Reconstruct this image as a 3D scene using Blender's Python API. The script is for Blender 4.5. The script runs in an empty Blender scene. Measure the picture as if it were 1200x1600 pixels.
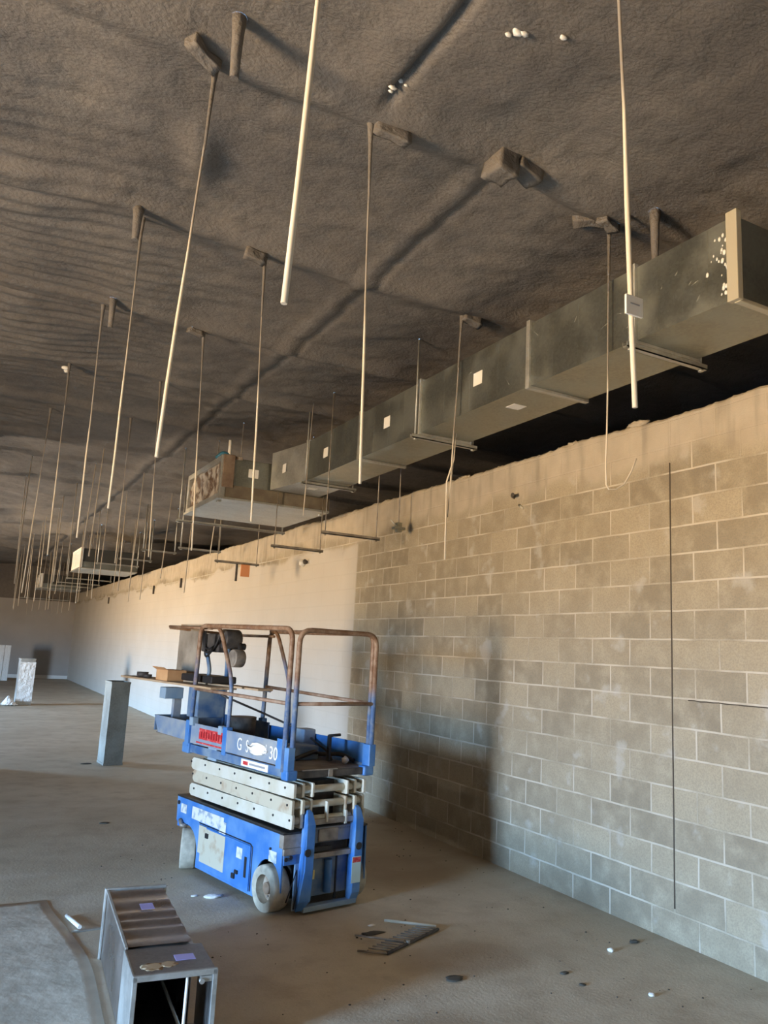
import bpy, bmesh, math, random
from mathutils import Vector, Matrix, noise
random.seed(7)
S = bpy.context.scene
C = S.collection

# ------------------------------------------------------------------ camera
YAW, PITCH, ROLL, F = 0.48260133, 0.175292604, 0.0523025726, 1241.94
cy, sy, cp, sp = math.cos(YAW), math.sin(YAW), math.cos(PITCH), math.sin(PITCH)
fw = Vector((sy*cp, cy*cp, sp)); rt = Vector((cy, -sy, 0)); up = rt.cross(fw)
r2 = rt*math.cos(ROLL) + up*math.sin(ROLL); u2 = -rt*math.sin(ROLL) + up*math.cos(ROLL)
cam = bpy.data.objects.new('camera', bpy.data.cameras.new('camera'))
C.objects.link(cam); S.camera = cam
m = Matrix((r2, u2, -fw)).transposed().to_4x4(); m.translation = Vector((0, 0, 1.81))
cam.matrix_world = m
cam.data.sensor_fit = 'VERTICAL'; cam.data.sensor_height = 32.0
cam.data.lens = F/1600*32.0
cam.data.clip_start = .05; cam.data.clip_end = 200

# ------------------------------------------------------------------ light: sky above, sunlit yard below, seen through the door openings
W = bpy.data.worlds.new('world'); S.world = W; W.use_nodes = True
nt = W.node_tree; nt.nodes.clear()
wo = nt.nodes.new('ShaderNodeOutputWorld'); bg = nt.nodes.new('ShaderNodeBackground')
tc = nt.nodes.new('ShaderNodeTexCoord'); sx = nt.nodes.new('ShaderNodeSeparateXYZ')
mr = nt.nodes.new('ShaderNodeMapRange'); cr = nt.nodes.new('ShaderNodeValToRGB')
nt.links.new(tc.outputs['Generated'], sx.inputs[0]); nt.links.new(sx.outputs['Z'], mr.inputs['Value'])
mr.inputs['From Min'].default_value = -1; mr.inputs['From Max'].default_value = 1
nt.links.new(mr.outputs[0], cr.inputs[0]); nt.links.new(cr.outputs[0], bg.inputs[0]); nt.links.new(bg.outputs[0], wo.inputs[0])
e = cr.color_ramp.elements
e[0].position = 0.0;  e[0].color = (1.0, .70, .40, 1)
e[1].position = 1.0;  e[1].color = (.38, .85, 1.7, 1)
for p, c in ((.488, (1.02, .705, .385, 1)), (.503, (.95, .88, .75, 1)), (.528, (.66, 1.10, 1.66, 1))):
    k = e.new(p); k.color = c
bg.inputs['Strength'].default_value = 80.0
DOORS = [(0.35, 2.35, 3.0), (18.6, 21.0, 2.9)]      # y0, y1, height, both in the left wall
XL = -8.0
for i, (y0, y1, hh) in enumerate(DOORS):
    L = bpy.data.lights.new('doorway_portal', 'AREA'); L.shape = 'RECTANGLE'; L.size = hh; L.size_y = y1-y0
    L.cycles.is_portal = True
    o = bpy.data.objects.new('doorway_portal', L); C.objects.link(o)
    o.location = (XL-.1, (y0+y1)/2, hh/2); o.rotation_euler = (0, -math.pi/2, 0)
S.view_settings.view_transform = 'Standard'; S.view_settings.look = 'None'
S.view_settings.gamma = 1; S.view_settings.use_curve_mapping = False
S.view_settings.exposure = 0.4

# ------------------------------------------------------------------ materials
def mat(name, col, rough=.7, metal=0.0, var=0.0, scale=6.0, col2=None, bump=0.0, bscale=40.0, spec=None, stretch=None, lo=.35, hi=.65):
    m = bpy.data.materials.new(name); m.use_nodes = True
    n = m.node_tree; b = n.nodes['Principled BSDF']
    b.inputs['Base Color'].default_value = (*col, 1); b.inputs['Roughness'].default_value = rough
    b.inputs['Metallic'].default_value = metal
    if spec is not None: b.inputs['Specular IOR Level'].default_value = spec
    t = n.nodes.new('ShaderNodeTexCoord'); v = t.outputs['Object']
    if stretch:
        mp = n.nodes.new('ShaderNodeMapping'); mp.inputs['Scale'].default_value = stretch
        n.links.new(v, mp.inputs[0]); v = mp.outputs[0]
    if col2:
        nz = n.nodes.new('ShaderNodeTexNoise'); nz.inputs['Scale'].default_value = scale; nz.inputs['Detail'].default_value = 6
        n.links.new(v, nz.inputs['Vector'])
        r = n.nodes.new('ShaderNodeValToRGB'); r.color_ramp.elements[0].position = lo; r.color_ramp.elements[1].position = hi
        r.color_ramp.elements[0].color = (*col, 1); r.color_ramp.elements[1].color = (*col2, 1)
        n.links.new(nz.outputs['Fac'], r.inputs[0]); n.links.new(r.outputs[0], b.inputs['Base Color'])
    if bump:
        nb = n.nodes.new('ShaderNodeTexNoise'); nb.inputs['Scale'].default_value = bscale; nb.inputs['Detail'].default_value = 4
        n.links.new(v, nb.inputs['Vector'])
        bp = n.nodes.new('ShaderNodeBump'); bp.inputs['Strength'].default_value = 1; bp.inputs['Distance'].default_value = bump
        n.links.new(nb.outputs['Fac'], bp.inputs['Height']); n.links.new(bp.outputs[0], b.inputs['Normal'])
    return m

class NT:
    """small node-writing helper"""
    def __init__(s, name):
        s.m = bpy.data.materials.new(name); s.m.use_nodes = True; s.n = s.m.node_tree.nodes; s.l = s.m.node_tree.links
        s.b = s.n['Principled BSDF']
    def set(s, sock, v):
        if hasattr(v, 'is_linked') or hasattr(v, 'links'): s.l.new(v, sock)
        elif isinstance(v, (tuple, list)) and len(v) == 3 and sock.type == 'RGBA': sock.default_value = (*v, 1)
        else: sock.default_value = v
    def math(s, op, a, b=0.0, c=None, clamp=False):
        k = s.n.new('ShaderNodeMath'); k.operation = op; k.use_clamp = clamp
        s.set(k.inputs[0], a); s.set(k.inputs[1], b)
        if c is not None: s.set(k.inputs[2], c)
        return k.outputs[0]
    def mix(s, f, a, b, mode='MIX'):
        k = s.n.new('ShaderNodeMix'); k.data_type = 'RGBA'; k.blend_type = mode
        s.set(k.inputs[0], f); s.set(k.inputs[6], a); s.set(k.inputs[7], b); return k.outputs[2]
    def noise(s, v, scale, detail=4, rough=.5, dist=0.0):
        k = s.n.new('ShaderNodeTexNoise'); k.inputs['Scale'].default_value = scale; k.inputs['Detail'].default_value = detail
        k.inputs['Roughness'].default_value = rough; k.inputs['Distortion'].default_value = dist
        s.l.new(v, k.inputs['Vector']); return k.outputs['Fac']
    def smooth(s, v, a, b, to0=0.0, to1=1.0):
        k = s.n.new('ShaderNodeMapRange'); k.interpolation_type = 'SMOOTHSTEP'
        s.set(k.inputs['Value'], v); k.inputs['From Min'].default_value = a; k.inputs['From Max'].default_value = b
        k.inputs['To Min'].default_value = to0; k.inputs['To Max'].default_value = to1; return k.outputs[0]
    def obj(s):
        t = s.n.new('ShaderNodeTexCoord'); x = s.n.new('ShaderNodeSeparateXYZ'); s.l.new(t.outputs['Object'], x.inputs[0])
        return t.outputs['Object'], x.outputs[0], x.outputs[1], x.outputs[2]
    def comb(s, x, y, z=0.0):
        k = s.n.new('ShaderNodeCombineXYZ'); s.set(k.inputs[0], x); s.set(k.inputs[1], y); s.set(k.inputs[2], z); return k.outputs[0]
    def bump(s, h, dist):
        k = s.n.new('ShaderNodeBump'); k.inputs['Distance'].default_value = dist; s.l.new(h, k.inputs['Height'])
        s.l.new(k.outputs[0], s.b.inputs['Normal'])

def block_wall():
    s = NT('concrete_block'); P, X, Y, Z = s.obj()
    wob = s.math('MULTIPLY', s.math('SUBTRACT', s.noise(P, 3.0, 2), .5), .012)
    vec = s.comb(s.math('ADD', s.math('SUBTRACT', Y, 4.11), wob), s.math('ADD', s.math('ADD', Z, .02), wob))
    br = s.n.new('ShaderNodeTexBrick'); s.l.new(vec, br.inputs['Vector'])
    br.inputs['Scale'].default_value = 1; br.inputs['Brick Width'].default_value = .4064; br.inputs['Row Height'].default_value = .2032
    br.inputs['Mortar Size'].default_value = .008; br.inputs['Mortar Smooth'].default_value = .25; br.inputs['Bias'].default_value = 0
    br.inputs['Color1'].default_value = (0, 0, 0, 1); br.inputs['Color2'].default_value = (1, 1, 1, 1); br.inputs['Mortar'].default_value = (.5, .5, .5, 1)
    bw = s.n.new('ShaderNodeRGBToBW'); s.l.new(br.outputs['Color'], bw.inputs[0])
    big = s.noise(P, .9, 4); fine = s.noise(P, 90, 5, .7); med = s.noise(P, 7, 5)
    block = s.mix(bw.outputs[0], (.30, .258, .19), (.47, .405, .295))
    block = s.mix(s.smooth(med, .35, .8, 0, .8), block, (.49, .43, .32))
    block = s.mix(s.smooth(fine, .35, .75, 0, .5), block, (.20, .185, .16))
    mm = s.math('MULTIPLY', br.outputs['Fac'], s.smooth(s.noise(P, 2.2, 4), .35, .62, .12, .9))
    raw = s.mix(mm, block, (.64, .59, .50))
    sm = s.noise(P, 4.0, 4)                                   # old mortar smears and splashes
    raw = s.mix(s.smooth(sm, .60, .72, 0, .55), raw, (.55, .53, .49))
    # grouted bond beam along the top, ragged lower edge
    zt = s.math('ADD', Z, s.math('MULTIPLY', s.math('SUBTRACT', big, .5), .55))
    grout = s.mix(s.noise(P, 5, 6), (.38, .325, .25), (.64, .57, .46))
    drip = s.noise(s.comb(s.math('MULTIPLY', Y, 7), s.math('MULTIPLY', Z, .8)), 1.0, 3)
    grout = s.mix(s.smooth(drip, .5, .7, 0, .5), grout, (.25, .22, .18))
    raw = s.mix(s.smooth(zt, 3.26, 3.38, 0, .88), raw, grout)
    # pale coating over the far stretch
    zp = s.math('ADD', Z, s.math('MULTIPLY', s.math('SUBTRACT', s.noise(P, 1.1, 3), .5), .5))
    painted = s.math('MULTIPLY', s.smooth(Y, 9.30, 9.36), s.smooth(zp, 3.16, 3.24, 1, 0))
    coat = s.mix(s.noise(P, 1.5, 4), (.50, .465, .41), (.58, .545, .49))
    coat = s.mix(s.math('MULTIPLY', br.outputs['Fac'], .22), coat, (.45, .42, .37))
    col = s.mix(painted, raw, coat)
    s.l.new(col, s.b.inputs['Base Color']); s.b.inputs['Roughness'].default_value = .95
    s.b.inputs['Specular IOR Level'].default_value = .15
    h = s.math('ADD', s.math('MULTIPLY', br.outputs['Fac'], s.math('ADD', s.math('MULTIPLY', painted, .25), -.35)), s.math('MULTIPLY', fine, .35))
    s.bump(h, .006)
    return s.m

def concrete_floor():
    s = NT('dusty_concrete'); P, X, Y, Z = s.obj()
    a = s.noise(P, .55, 5, .55); b = s.noise(P, 3.2, 6, .6); c = s.noise(P, 45, 4, .7)
    st = s.noise(s.comb(s.math('MULTIPLY', X, .7), s.math('MULTIPLY', Y, 2.5)), .9, 5)
    col = s.mix(s.smooth(a, .3, .7), (.47, .405, .305), (.62, .55, .44))
    col = s.mix(s.smooth(b, .42, .72, 0, .55), col, (.37, .30, .22))
    col = s.mix(s.smooth(st, .52, .75, 0, .5), col, (.64, .58, .49))
    col = s.mix(s.smooth(c, .55, .8, 0, .35), col, (.13, .11, .09))
    # rusty-brown dried puddle marks by the lift
    def spot(x, y, rx, ry):
        dx = s.math('DIVIDE', s.math('SUBTRACT', X, x), rx); dy = s.math('DIVIDE', s.math('SUBTRACT', Y, y), ry)
        d = s.math('ADD', s.math('MULTIPLY', dx, dx), s.math('MULTIPLY', dy, dy))
        return s.smooth(s.math('ADD', d, s.math('MULTIPLY', s.math('SUBTRACT', b, .5), 2.0)), .1, 1.3, .5, 0)
    for q in ((3.0, 4.35, .5, .3), (3.6, 6.3, .6, .7), (2.3, 3.5, .4, .35)):
        col = s.mix(spot(*q), col, (.25, .165, .10))
    s.l.new(col, s.b.inputs['Base Color']); s.b.inputs['Specular IOR Level'].default_value = .3
    s.l.new(s.smooth(a, .3, .7, .62, .85), s.b.inputs['Roughness'])
    s.bump(s.math('ADD', s.math('MULTIPLY', b, .6), s.math('MULTIPLY', c, .4)), .008)
    return s.m

def foam_mat():
    s = NT('spray_foam'); P, X, Y, Z = s.obj()
    a = s.noise(P, .8, 4); b = s.noise(P, 9, 5, .6); c = s.noise(s.comb(s.math('MULTIPLY', X, .75), s.math('MULTIPLY', Y, 1.3), Z), 48, 3, .55, .2)
    col = s.mix(s.smooth(a, .3, .7), (.165, .150, .137), (.215, .196, .177))
    col = s.mix(s.smooth(b, .4, .7, 0, .4), col, (.115, .107, .10))
    s.l.new(col, s.b.inputs['Base Color']); s.b.inputs['Roughness'].default_value = .8; s.b.inputs['Specular IOR Level'].default_value = .25
    s.bump(s.math('ADD', s.math('MULTIPLY', b, .9), s.math('MULTIPLY', c, .7)), .011)
    return s.m

def galv(name, base=(.50, .52, .50), rough=.38, metal=.9, streak=(1, 1, 1)):
    s = NT(name); P, X, Y, Z = s.obj()
    k = s.n.new('ShaderNodeMapping'); k.inputs['Scale'].default_value = streak; s.l.new(P, k.inputs[0]); v = k.outputs[0]
    vo = s.n.new('ShaderNodeTexVoronoi'); vo.inputs['Scale'].default_value = 55; s.l.new(v, vo.inputs['Vector'])
    bw = s.n.new('ShaderNodeRGBToBW'); s.l.new(vo.outputs['Color'], bw.inputs[0])
    a = s.noise(v, 3.0, 4)
    c1 = tuple(x*.78 for x in base); c2 = tuple(min(1, x*1.22) for x in base)
    col = s.mix(bw.outputs[0], c1, base); col = s.mix(s.smooth(a, .4, .68, 0, .6), col, c2)
    s.l.new(col, s.b.inputs['Base Color']); s.b.inputs['Metallic'].default_value = metal
    s.l.new(s.smooth(a, .3, .7, rough, rough+.2), s.b.inputs['Roughness'])
    s.bump(s.noise(v, 2.2, 2), .03)
    return s.m

def rail_paint():
    s = NT('rusty_rail_paint'); P, X, Y, Z = s.obj()
    n = s.noise(P, 14, 5, .65); n2 = s.noise(P, 3.5, 3)
    blue = s.mix(s.smooth(n, .4, .7), (.085, .16, .33), (.25, .30, .37))
    rust = s.mix(s.smooth(n, .35, .7), (.20, .105, .055), (.36, .25, .17))
    wear = s.smooth(s.math('ADD', Z, s.math('MULTIPLY', s.math('SUBTRACT', n2, .5), 1.1)), 1.32, 1.75)
    s.l.new(s.mix(wear, blue, rust), s.b.inputs['Base Color']); s.b.inputs['Roughness'].default_value = .55
    return s.m

def wire_mat():
    s = NT('hanger_wire'); P, X, Y, Z = s.obj()
    n = s.noise(P, 2.0, 3)
    w = s.smooth(s.math('ADD', Z, s.math('MULTIPLY', s.math('SUBTRACT', n, .5), 1.2)), 3.45, 3.75)
    s.l.new(s.mix(w, (.74, .68, .58), (.31, .28, .25)), s.b.inputs['Base Color']); s.b.inputs['Roughness'].default_value = .6
    return s.m

M = dict(
    brownband=mat('shaded_brown_band', (.13, .105, .075), .7, col2=(.22, .19, .14), scale=5),
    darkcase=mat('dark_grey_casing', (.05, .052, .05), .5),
    darkwall=mat('dark_unseen_wall', (.075, .068, .06), .95),  # unseen walls coloured dark to weaken bounced fill light
    block=block_wall(), floor=concrete_floor(), foam=foam_mat(), galv=galv('galvanised_steel', (.34, .36, .33), .32),
    galv_b=galv('galvanised_steel_bright', (.52, .53, .51), .42, .75), galv_d=galv('galvanised_steel_dull', (.24, .26, .25), .42, .8),
    rustrail=mat('rusty_mid_rail', (.22, .12, .07), .6, col2=(.40, .30, .23), scale=12), rail=rail_paint(), wire=wire_mat(),
    black=mat('black_void', (.006, .006, .007), .9, spec=.1), blackp=mat('black_plastic', (.02, .02, .022), .5),
    blue=mat('blue_paint', (.045, .18, .50), .45, col2=(.15, .31, .56), scale=5, lo=.42, hi=.72),
    blued=mat('dirty_blue_paint', (.05, .13, .30), .55, col2=(.22, .30, .38), scale=7),
    greyblue=mat('worn_grey_blue_paint', (.17, .25, .38), .6, col2=(.34, .37, .39), scale=6),
    cream=mat('cream_paint', (.54, .51, .40), .55, col2=(.64, .63, .55), scale=6, lo=.3, hi=.6),
    creamrust=mat('cream_paint_rusty', (.54, .50, .39), .6, col2=(.34, .20, .105), scale=9, lo=.52, hi=.78),
    tyre=mat('pale_rubber', (.52, .49, .40), .85, col2=(.36, .34, .28), scale=18, bump=.004, bscale=30),
    hub=mat('hub_paint', (.50, .42, .34), .7, col2=(.30, .20, .13), scale=14),
    wlabel=mat('worn_white_label', (.66, .66, .61), .8, col2=(.30, .36, .44), scale=22, lo=.5, hi=.66), white=mat('white_paper', (.86, .85, .82), .8), lilac=mat('lilac_label', (.42, .38, .72), .7),
    ink=mat('grey_ink', (.30, .31, .34), .8),
    red=mat('red_decal', (.55, .035, .04), .6, col2=(.75, .20, .19), scale=40, lo=.5, hi=.7), redink=mat('dark_red_ink', (.30, .01, .015), .6),
    yellow=mat('yellow_sticker', (.82, .72, .30), .6), card=mat('cardboard', (.50, .27, .12), .9, col2=(.60, .36, .18), scale=5),
    wood=mat('plank_wood', (.36, .25, .15), .8, col2=(.55, .42, .28), scale=6, stretch=(8, .8, 8)),
    greyp=mat('grey_board', (.22, .19, .15), .85, col2=(.40, .36, .30), scale=5),
    sheet=mat('dusty_cardboard_sheet', (.44, .40, .33), .9, col2=(.62, .57, .48), scale=3.5, bump=.006, bscale=14),
    dark=mat('dark_grease', (.035, .033, .035), .6, col2=(.10, .09, .08), scale=12), steel=mat('dirty_steel', (.22, .20, .18), .5, .4, col2=(.42, .38, .33), scale=12),
    deck=mat('deck_dirt', (.16, .14, .12), .8, col2=(.27, .24, .20), scale=8),
    teal=mat('teal_hose', (.03, .16, .26), .5), brown=mat('brown_fabric', (.15, .10, .07), .9, col2=(.26, .19, .135), scale=8),
    orange=mat('orange_tape', (.72, .30, .13), .7), plaster=mat('grey_wall_panel', (.40, .38, .36), .9, col2=(.46, .44, .42), scale=.8),
    film=mat('crumpled_white_plastic', (.80, .80, .78), .35, bump=.03, bscale=14), caulk=mat('joint_sealant', (.075, .06, .045), .8),
    side=mat('unpainted_block_side', (.36, .34, .31), .95), leaf=mat('dark_scrap', (.07, .065, .055), .8),
    foil=mat('torn_insulation', (.50, .46, .41), .6, col2=(.13, .085, .06), scale=9, lo=.42, hi=.58, bump=.02, bscale=20),
    greens=mat('greenish_label', (.55, .70, .68), .6), pale=mat('pale_blue_paint', (.30, .40, .50), .6, col2=(.20, .32, .46), scale=6),
)

# ------------------------------------------------------------------ helpers
def box(bm, x0, x1, y0, y1, z0, z1, rot=None, at=None):
    v = [bm.verts.new((x, y, z)) for x in (x0, x1) for y in (y0, y1) for z in (z0, z1)]
    for f in ((0, 1, 3, 2), (4, 6, 7, 5), (0, 4, 5, 1), (2, 3, 7, 6), (0, 2, 6, 4), (1, 5, 7, 3)):
        bm.faces.new([v[i] for i in f])
    if rot is not None:
        c = Vector(at) if at else Vector(((x0+x1)/2, (y0+y1)/2, (z0+z1)/2))
        bmesh.ops.rotate(bm, cent=c, matrix=rot, verts=v)
    return v
def tube(bm, pts, r, n=8, caps=True, flat=1.0):
    pts = [Vector(p) for p in pts]; rs = r if isinstance(r, (list, tuple)) else [r]*len(pts)
    rings = []; prev = None
    for i, p in enumerate(pts):
        if i == 0: t = pts[1]-p
        elif i == len(pts)-1: t = p-pts[-2]
        else: t = (pts[i+1]-p).normalized() + (p-pts[i-1]).normalized()
        t.normalize()
        if prev is None:
            a = t.orthogonal().normalized()
        else:
            a = prev - t*prev.dot(t); a.normalize()
        prev = a; b = t.cross(a)
        rings.append([bm.verts.new(p + (a*math.cos(k*2*math.pi/n) + b*math.sin(k*2*math.pi/n)*flat)*rs[i]) for k in range(n)])
    for A, B in zip(rings, rings[1:]):
        for k in range(n): 
            f = bm.faces.new((A[k], A[(k+1) % n], B[(k+1) % n], B[k])); f.smooth = True
    if caps:
        bm.faces.new(rings[0][::-1]); bm.faces.new(rings[-1])
def cyl(bm, c, axis, r, h, n=32, r2=None):
    c = Vector(c); ax = Vector(axis).normalized()
    tube(bm, [c-ax*h/2, c+ax*h/2], [r, r2 if r2 is not None else r], n)
def round_path(pts, r, k=5):
    pts = [Vector(p) for p in pts]; out = [pts[0]]
    for i in range(1, len(pts)-1):
        a, b, c = pts[i-1], pts[i], pts[i+1]
        d1 = min(r, (a-b).length*.45); d2 = min(r, (c-b).length*.45)
        s = b+(a-b).normalized()*d1; e_ = b+(c-b).normalized()*d2
        for j in range(k+1):
            t = j/k; out.append(s*(1-t)**2 + b*2*t*(1-t) + e_*t*t)
    out.append(pts[-1]); return out
def blob(bm, c, r, seed=0, amp=.25, sub=3, squash=(1, 1, 1)):
    res = bmesh.ops.create_icosphere(bm, subdivisions=sub, radius=1)
    for v in res['verts']:
        d = v.co.normalized(); k = 1 + amp*noise.noise(d*2+Vector((seed*3.1, seed, 0))) + amp*.5*noise.noise(d*5+Vector((seed, 0, seed)))
        v.co = Vector(c) + Vector((d.x*squash[0], d.y*squash[1], d.z*squash[2]))*r*k
    for f in bm.faces: f.smooth = True
def obj(name, bm, m, parent=None, bevel=0.0):
    bmesh.ops.recalc_face_normals(bm, faces=bm.faces)
    me = bpy.data.meshes.new(name); bm.to_mesh(me); bm.free(); me.materials.append(m)
    o = bpy.data.objects.new(name, me); C.objects.link(o)
    if parent: o.parent = parent
    if bevel:
        b = o.modifiers.new('bevel', 'BEVEL'); b.width = bevel; b.segments = 2; b.limit_method = 'ANGLE'
    return o
def NB(): return bmesh.new()
def boxo(name, m, parent, *d, bevel=0.0, **k):
    b = NB(); box(b, *d, **k); return obj(name, b, m, parent, bevel)
def thing(name, label, cat, loc=(0, 0, 0), rz=0, group=None):
    o = bpy.data.objects.new(name, None); o.empty_display_size = .1; C.objects.link(o)
    o.location = loc; o.rotation_euler = (0, 0, rz); tag(o, label, cat, group); return o
def tag(o, label, cat, group=None):
    o['label'] = label; o['category'] = cat
    if group: o['group'] = group
    return o
def st(o): o['kind'] = 'structure'; return o
def lab(o, t): o['label'] = t; return o
def text(name, s, size, m, parent, mtx, ext=.0008, sx_=1.0):
    cu = bpy.data.curves.new('t', 'FONT'); cu.body = s; cu.size = size; cu.extrude = ext; cu.align_x = 'CENTER'; cu.align_y = 'CENTER'
    t = bpy.data.objects.new('t', cu); C.objects.link(t)
    bpy.context.view_layer.update()
    me = bpy.data.meshes.new_from_object(t.evaluated_get(bpy.context.evaluated_depsgraph_get()))
    bpy.data.objects.remove(t); bpy.data.curves.remove(cu)
    me.transform(Matrix.Diagonal((sx_, 1, 1, 1))); me.transform(mtx); me.materials.clear(); me.materials.append(m)
    o = bpy.data.objects.new(name, me); C.objects.link(o)
    if parent: o.parent = parent
    return o

# ------------------------------------------------------------------ the room
XW, YF, ZC, YB, XR = 4.53, 37.2, 4.65, -4.0, 9.0
st(boxo('floor', M['floor'], None, XL-.3, XR, YB-.3, YF+.3, -.3, 0))
b = NB(); top = []; n = 620                                    # right block wall with a ragged mortar-topped edge
ys = [YB + (YF-YB)*i/n for i in range(n+1)]
ys = sorted(ys + [2 + i*.03 for i in range(330)])
V = []
for y in ys:
    j = .03*noise.noise(Vector((y*1.1, 0, 3))) + .013*noise.noise(Vector((y*7, 0, 9))) + .02*abs(noise.noise(Vector((y*19, 2, 0))))
    zt = 3.68+j
    V.append([b.verts.new(p) for p in ((XW, y, 0), (XW, y, 3.0), (XW, y, zt-.02), (XW+.02, y, zt), (XW+.2, y, zt+.01), (XW+.2, y, 0))])
for A, B_ in zip(V, V[1:]):
    for k in range(5): b.faces.new((A[k], B_[k], B_[k+1], A[k+1]))
b.faces.new(V[0]); b.faces.new(V[-1])
st(obj('wall_right', b, M['block']))
b = NB()
tube(b, [(XW-.0005, 4.11+.004*noise.noise(Vector((0, z, 5))), z) for z in [.21+.1*i for i in range(32)]], .006, 6)
st(obj('trim_1', b, M['caulk']))                               # sealant in the vertical control joint
b = NB(); tube(b, [(XW-.0005, 3.97-.05*i, 1.595+.006*noise.noise(Vector((i*.7, 0, 0)))) for i in range(16)], .004, 5)
st(obj('trim_2', b, M['caulk']))                               # hairline crack along one course
st(boxo('wall_back', M['plaster'], None, XL, XR, YF, YF+.25, 0, 3.28))
st(boxo('wall_back_upper', M['foam'], None, XL, XR, YF+.02, YF+.25, 3.28, ZC+.3))
b = NB()
for x in (1.2, 2.4, 3.6): box(b, x-.012, x+.012, YF-.006, YF, 0, 3.28)
st(obj('trim_3', b, M['plaster']))
st(boxo('baseboard_back', M['white'], None, XL, XW, YF-.03, YF, 0, .14))
st(boxo('wall_front', M['darkwall'], None, XL-.3, XR, YB-.3, YB, 0, ZC+.3))
st(boxo('wall_outer', M['black'], None, XR, XR+.2, YB-.3, YF+.3, 0, ZC+.3))  # painted near-black so the void above the block wall stays dark
b = NB(); prev = YB                                            # left wall with its two door openings
for y0, y1, hh in DOORS:
    box(b, XL-.25, XL, prev, y0, 0, ZC+.3); box(b, XL-.25, XL, y0, y1, hh, ZC+.3); prev = y1
box(b, XL-.25, XL, prev, YF, 0, ZC+.3)
st(obj('wall_left', b, M['darkwall']))
st(boxo('wall_added_baffle', M['darkwall'], None, XL, .2, 12.6, 12.8, 0, ZC+.3))  # added out-of-view wall, cuts the far doorway's light off the near floor

PUR = [.05 + 1.7*i for i in range(23)]
def sm(x): x = max(0, min(1, x)); return x*x*(3-2*x)
def cz(x, y):
    """height of the sprayed ceiling at x, y"""
    N = lambda a, b_, c=0.0: noise.noise(Vector((a, b_, c)))
    z = ZC + .075*N(x*.55, y*.55) + .035*N(x*1.4, y*1.4, 7)
    i = round((y-.05)/1.7); yp = .05+1.7*i + .05*N(x*1.1, i*5.3, 2)
    d = y-yp
    z -= .055*math.exp(-(d/.13)**2)                            # foam over each cross purlin
    if .08 < d < .55: z += .028*math.exp(-((d-.17)/.05)**2)*sm(.5+1.4*N(x*.9, i*3.1, 4))
    # beam along the building
    if y > 3.3:
        bx = 2.43 + .025*N(0, y*.6, 1)
        z -= .022*math.exp(-((x-bx)/.07)**2)*sm((y-3.3)/.2); z += .016*math.exp(-((x-bx-.12)/.02)**2)*sm((y-3.4)/.2)
    if y < 3.45:
        bx = 1.56 + .03*N(0, y*.8, 3)
        z -= .012*math.exp(-((x-bx+.06)/.12)**2)*sm((3.45-y)/.2); z += .045*math.exp(-((x-bx-.07)/.02)**2)*sm((3.4-y)/.15)
    # sagging folds that run across on the left
    w = .65*sm((1.9-x)/1.3)*sm((y-3.4)/2.2)*(.5+.8*sm(.5+N(x*.7, y*.7, 11)))
    z += w*.020*math.sin((y + .16*N(x*.8, y*.8, 5) + .10*x)*2*math.pi/.15 + 2.2*N(x*.9, y*.4, 8))
    z += .016*w*N(x*1.2, y*6.5, 12)
    z += .016*(N(x*3.0, y*6, 21)) + .006*N(x*11, y*13, 22)
    z -= .06*math.exp(-((x-.95-.25*(y-4.4))/.10)**2 - ((y-4.35)/.28)**2)    # sagging lobe between two purlins
    f = sm((y-14)/8)
    z += f*.16*N(x*.9, y*.8, 31)
    return z
def grid(xs, ys_):
    b = NB(); R_ = [[b.verts.new((x, y, cz(x, y))) for x in xs] for y in ys_]
    for A, B_ in zip(R_, R_[1:]):
        for k in range(len(xs)-1):
            f = b.faces.new((A[k], A[k+1], B_[k+1], B_[k])); f.smooth = True
    return b
def fr(a, b_, s): 
    n_ = int(round((b_-a)/s)); return [a+(b_-a)*i/n_ for i in range(n_+1)]
xs = fr(XL-.2, -1.2, .4)[:-1] + fr(-1.2, 4.8, .034) + fr(4.8, XR+.1, .4)[1:]
ysq = fr(YB-.2, 1.0, .3)[:-1] + fr(1.0, 9.5, .034)[:-1] + fr(9.5, 16, .06)[:-1] + fr(16, YF+.2, .12)
st(obj('ceiling', grid(xs, ysq), M['foam']))

# ------------------------------------------------------------------ main duct run and its hangers
DX0, DX1, DZ0, DZ1 = 3.45, 3.98, 3.77, 4.25
seams = [2.66, 3.39, 4.42, 5.98, 7.2, 8.62, 9.45]
duct = thing('duct', 'long galvanised rectangular air duct running high along the block wall', 'duct', (DX0, seams[0], DZ0))
def rel(o, root): 
    o.parent = root; o.matrix_parent_inverse = Matrix.Translation(-Vector(root.location)); return o
for i, (a, c) in enumerate(zip(seams, seams[1:])):
    b = NB(); vv = box(b, DX0, DX1, a+.004, c-.004, DZ0, DZ1)
    if i == 5:                                                 # the last piece flares towards the box
        for v in vv:
            if v.co.y > c-.1 and v.co.x < DX0+.1: v.co.x = 3.30
    # shallow cross-break ribs pressed in the sheet
    for t in ((.25, .5, .75) if i < 5 else ()):
        y = a+(c-a)*t; box(b, DX0-.0015, DX0, y-.004, y+.004, DZ0+.01, DZ1-.01)
    rel(obj('duct_section', b, M['galv_b'] if i == 5 else M['galv'], None, .004), duct)
for y in seams[1:-1]:
    b = NB(); t = .022
    box(b, DX0-t, DX0, y-.02, y+.02, DZ0-t, DZ1+t); box(b, DX1, DX1+t, y-.02, y+.02, DZ0-t, DZ1+t)
    box(b, DX0, DX1, y-.02, y+.02, DZ0-t, DZ0); box(b, DX0, DX1, y-.02, y+.02, DZ1, DZ1+t)
    rel(obj('flange', b, M['galv_b'], None, .003), duct)
b = NB(); y = seams[0]
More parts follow.
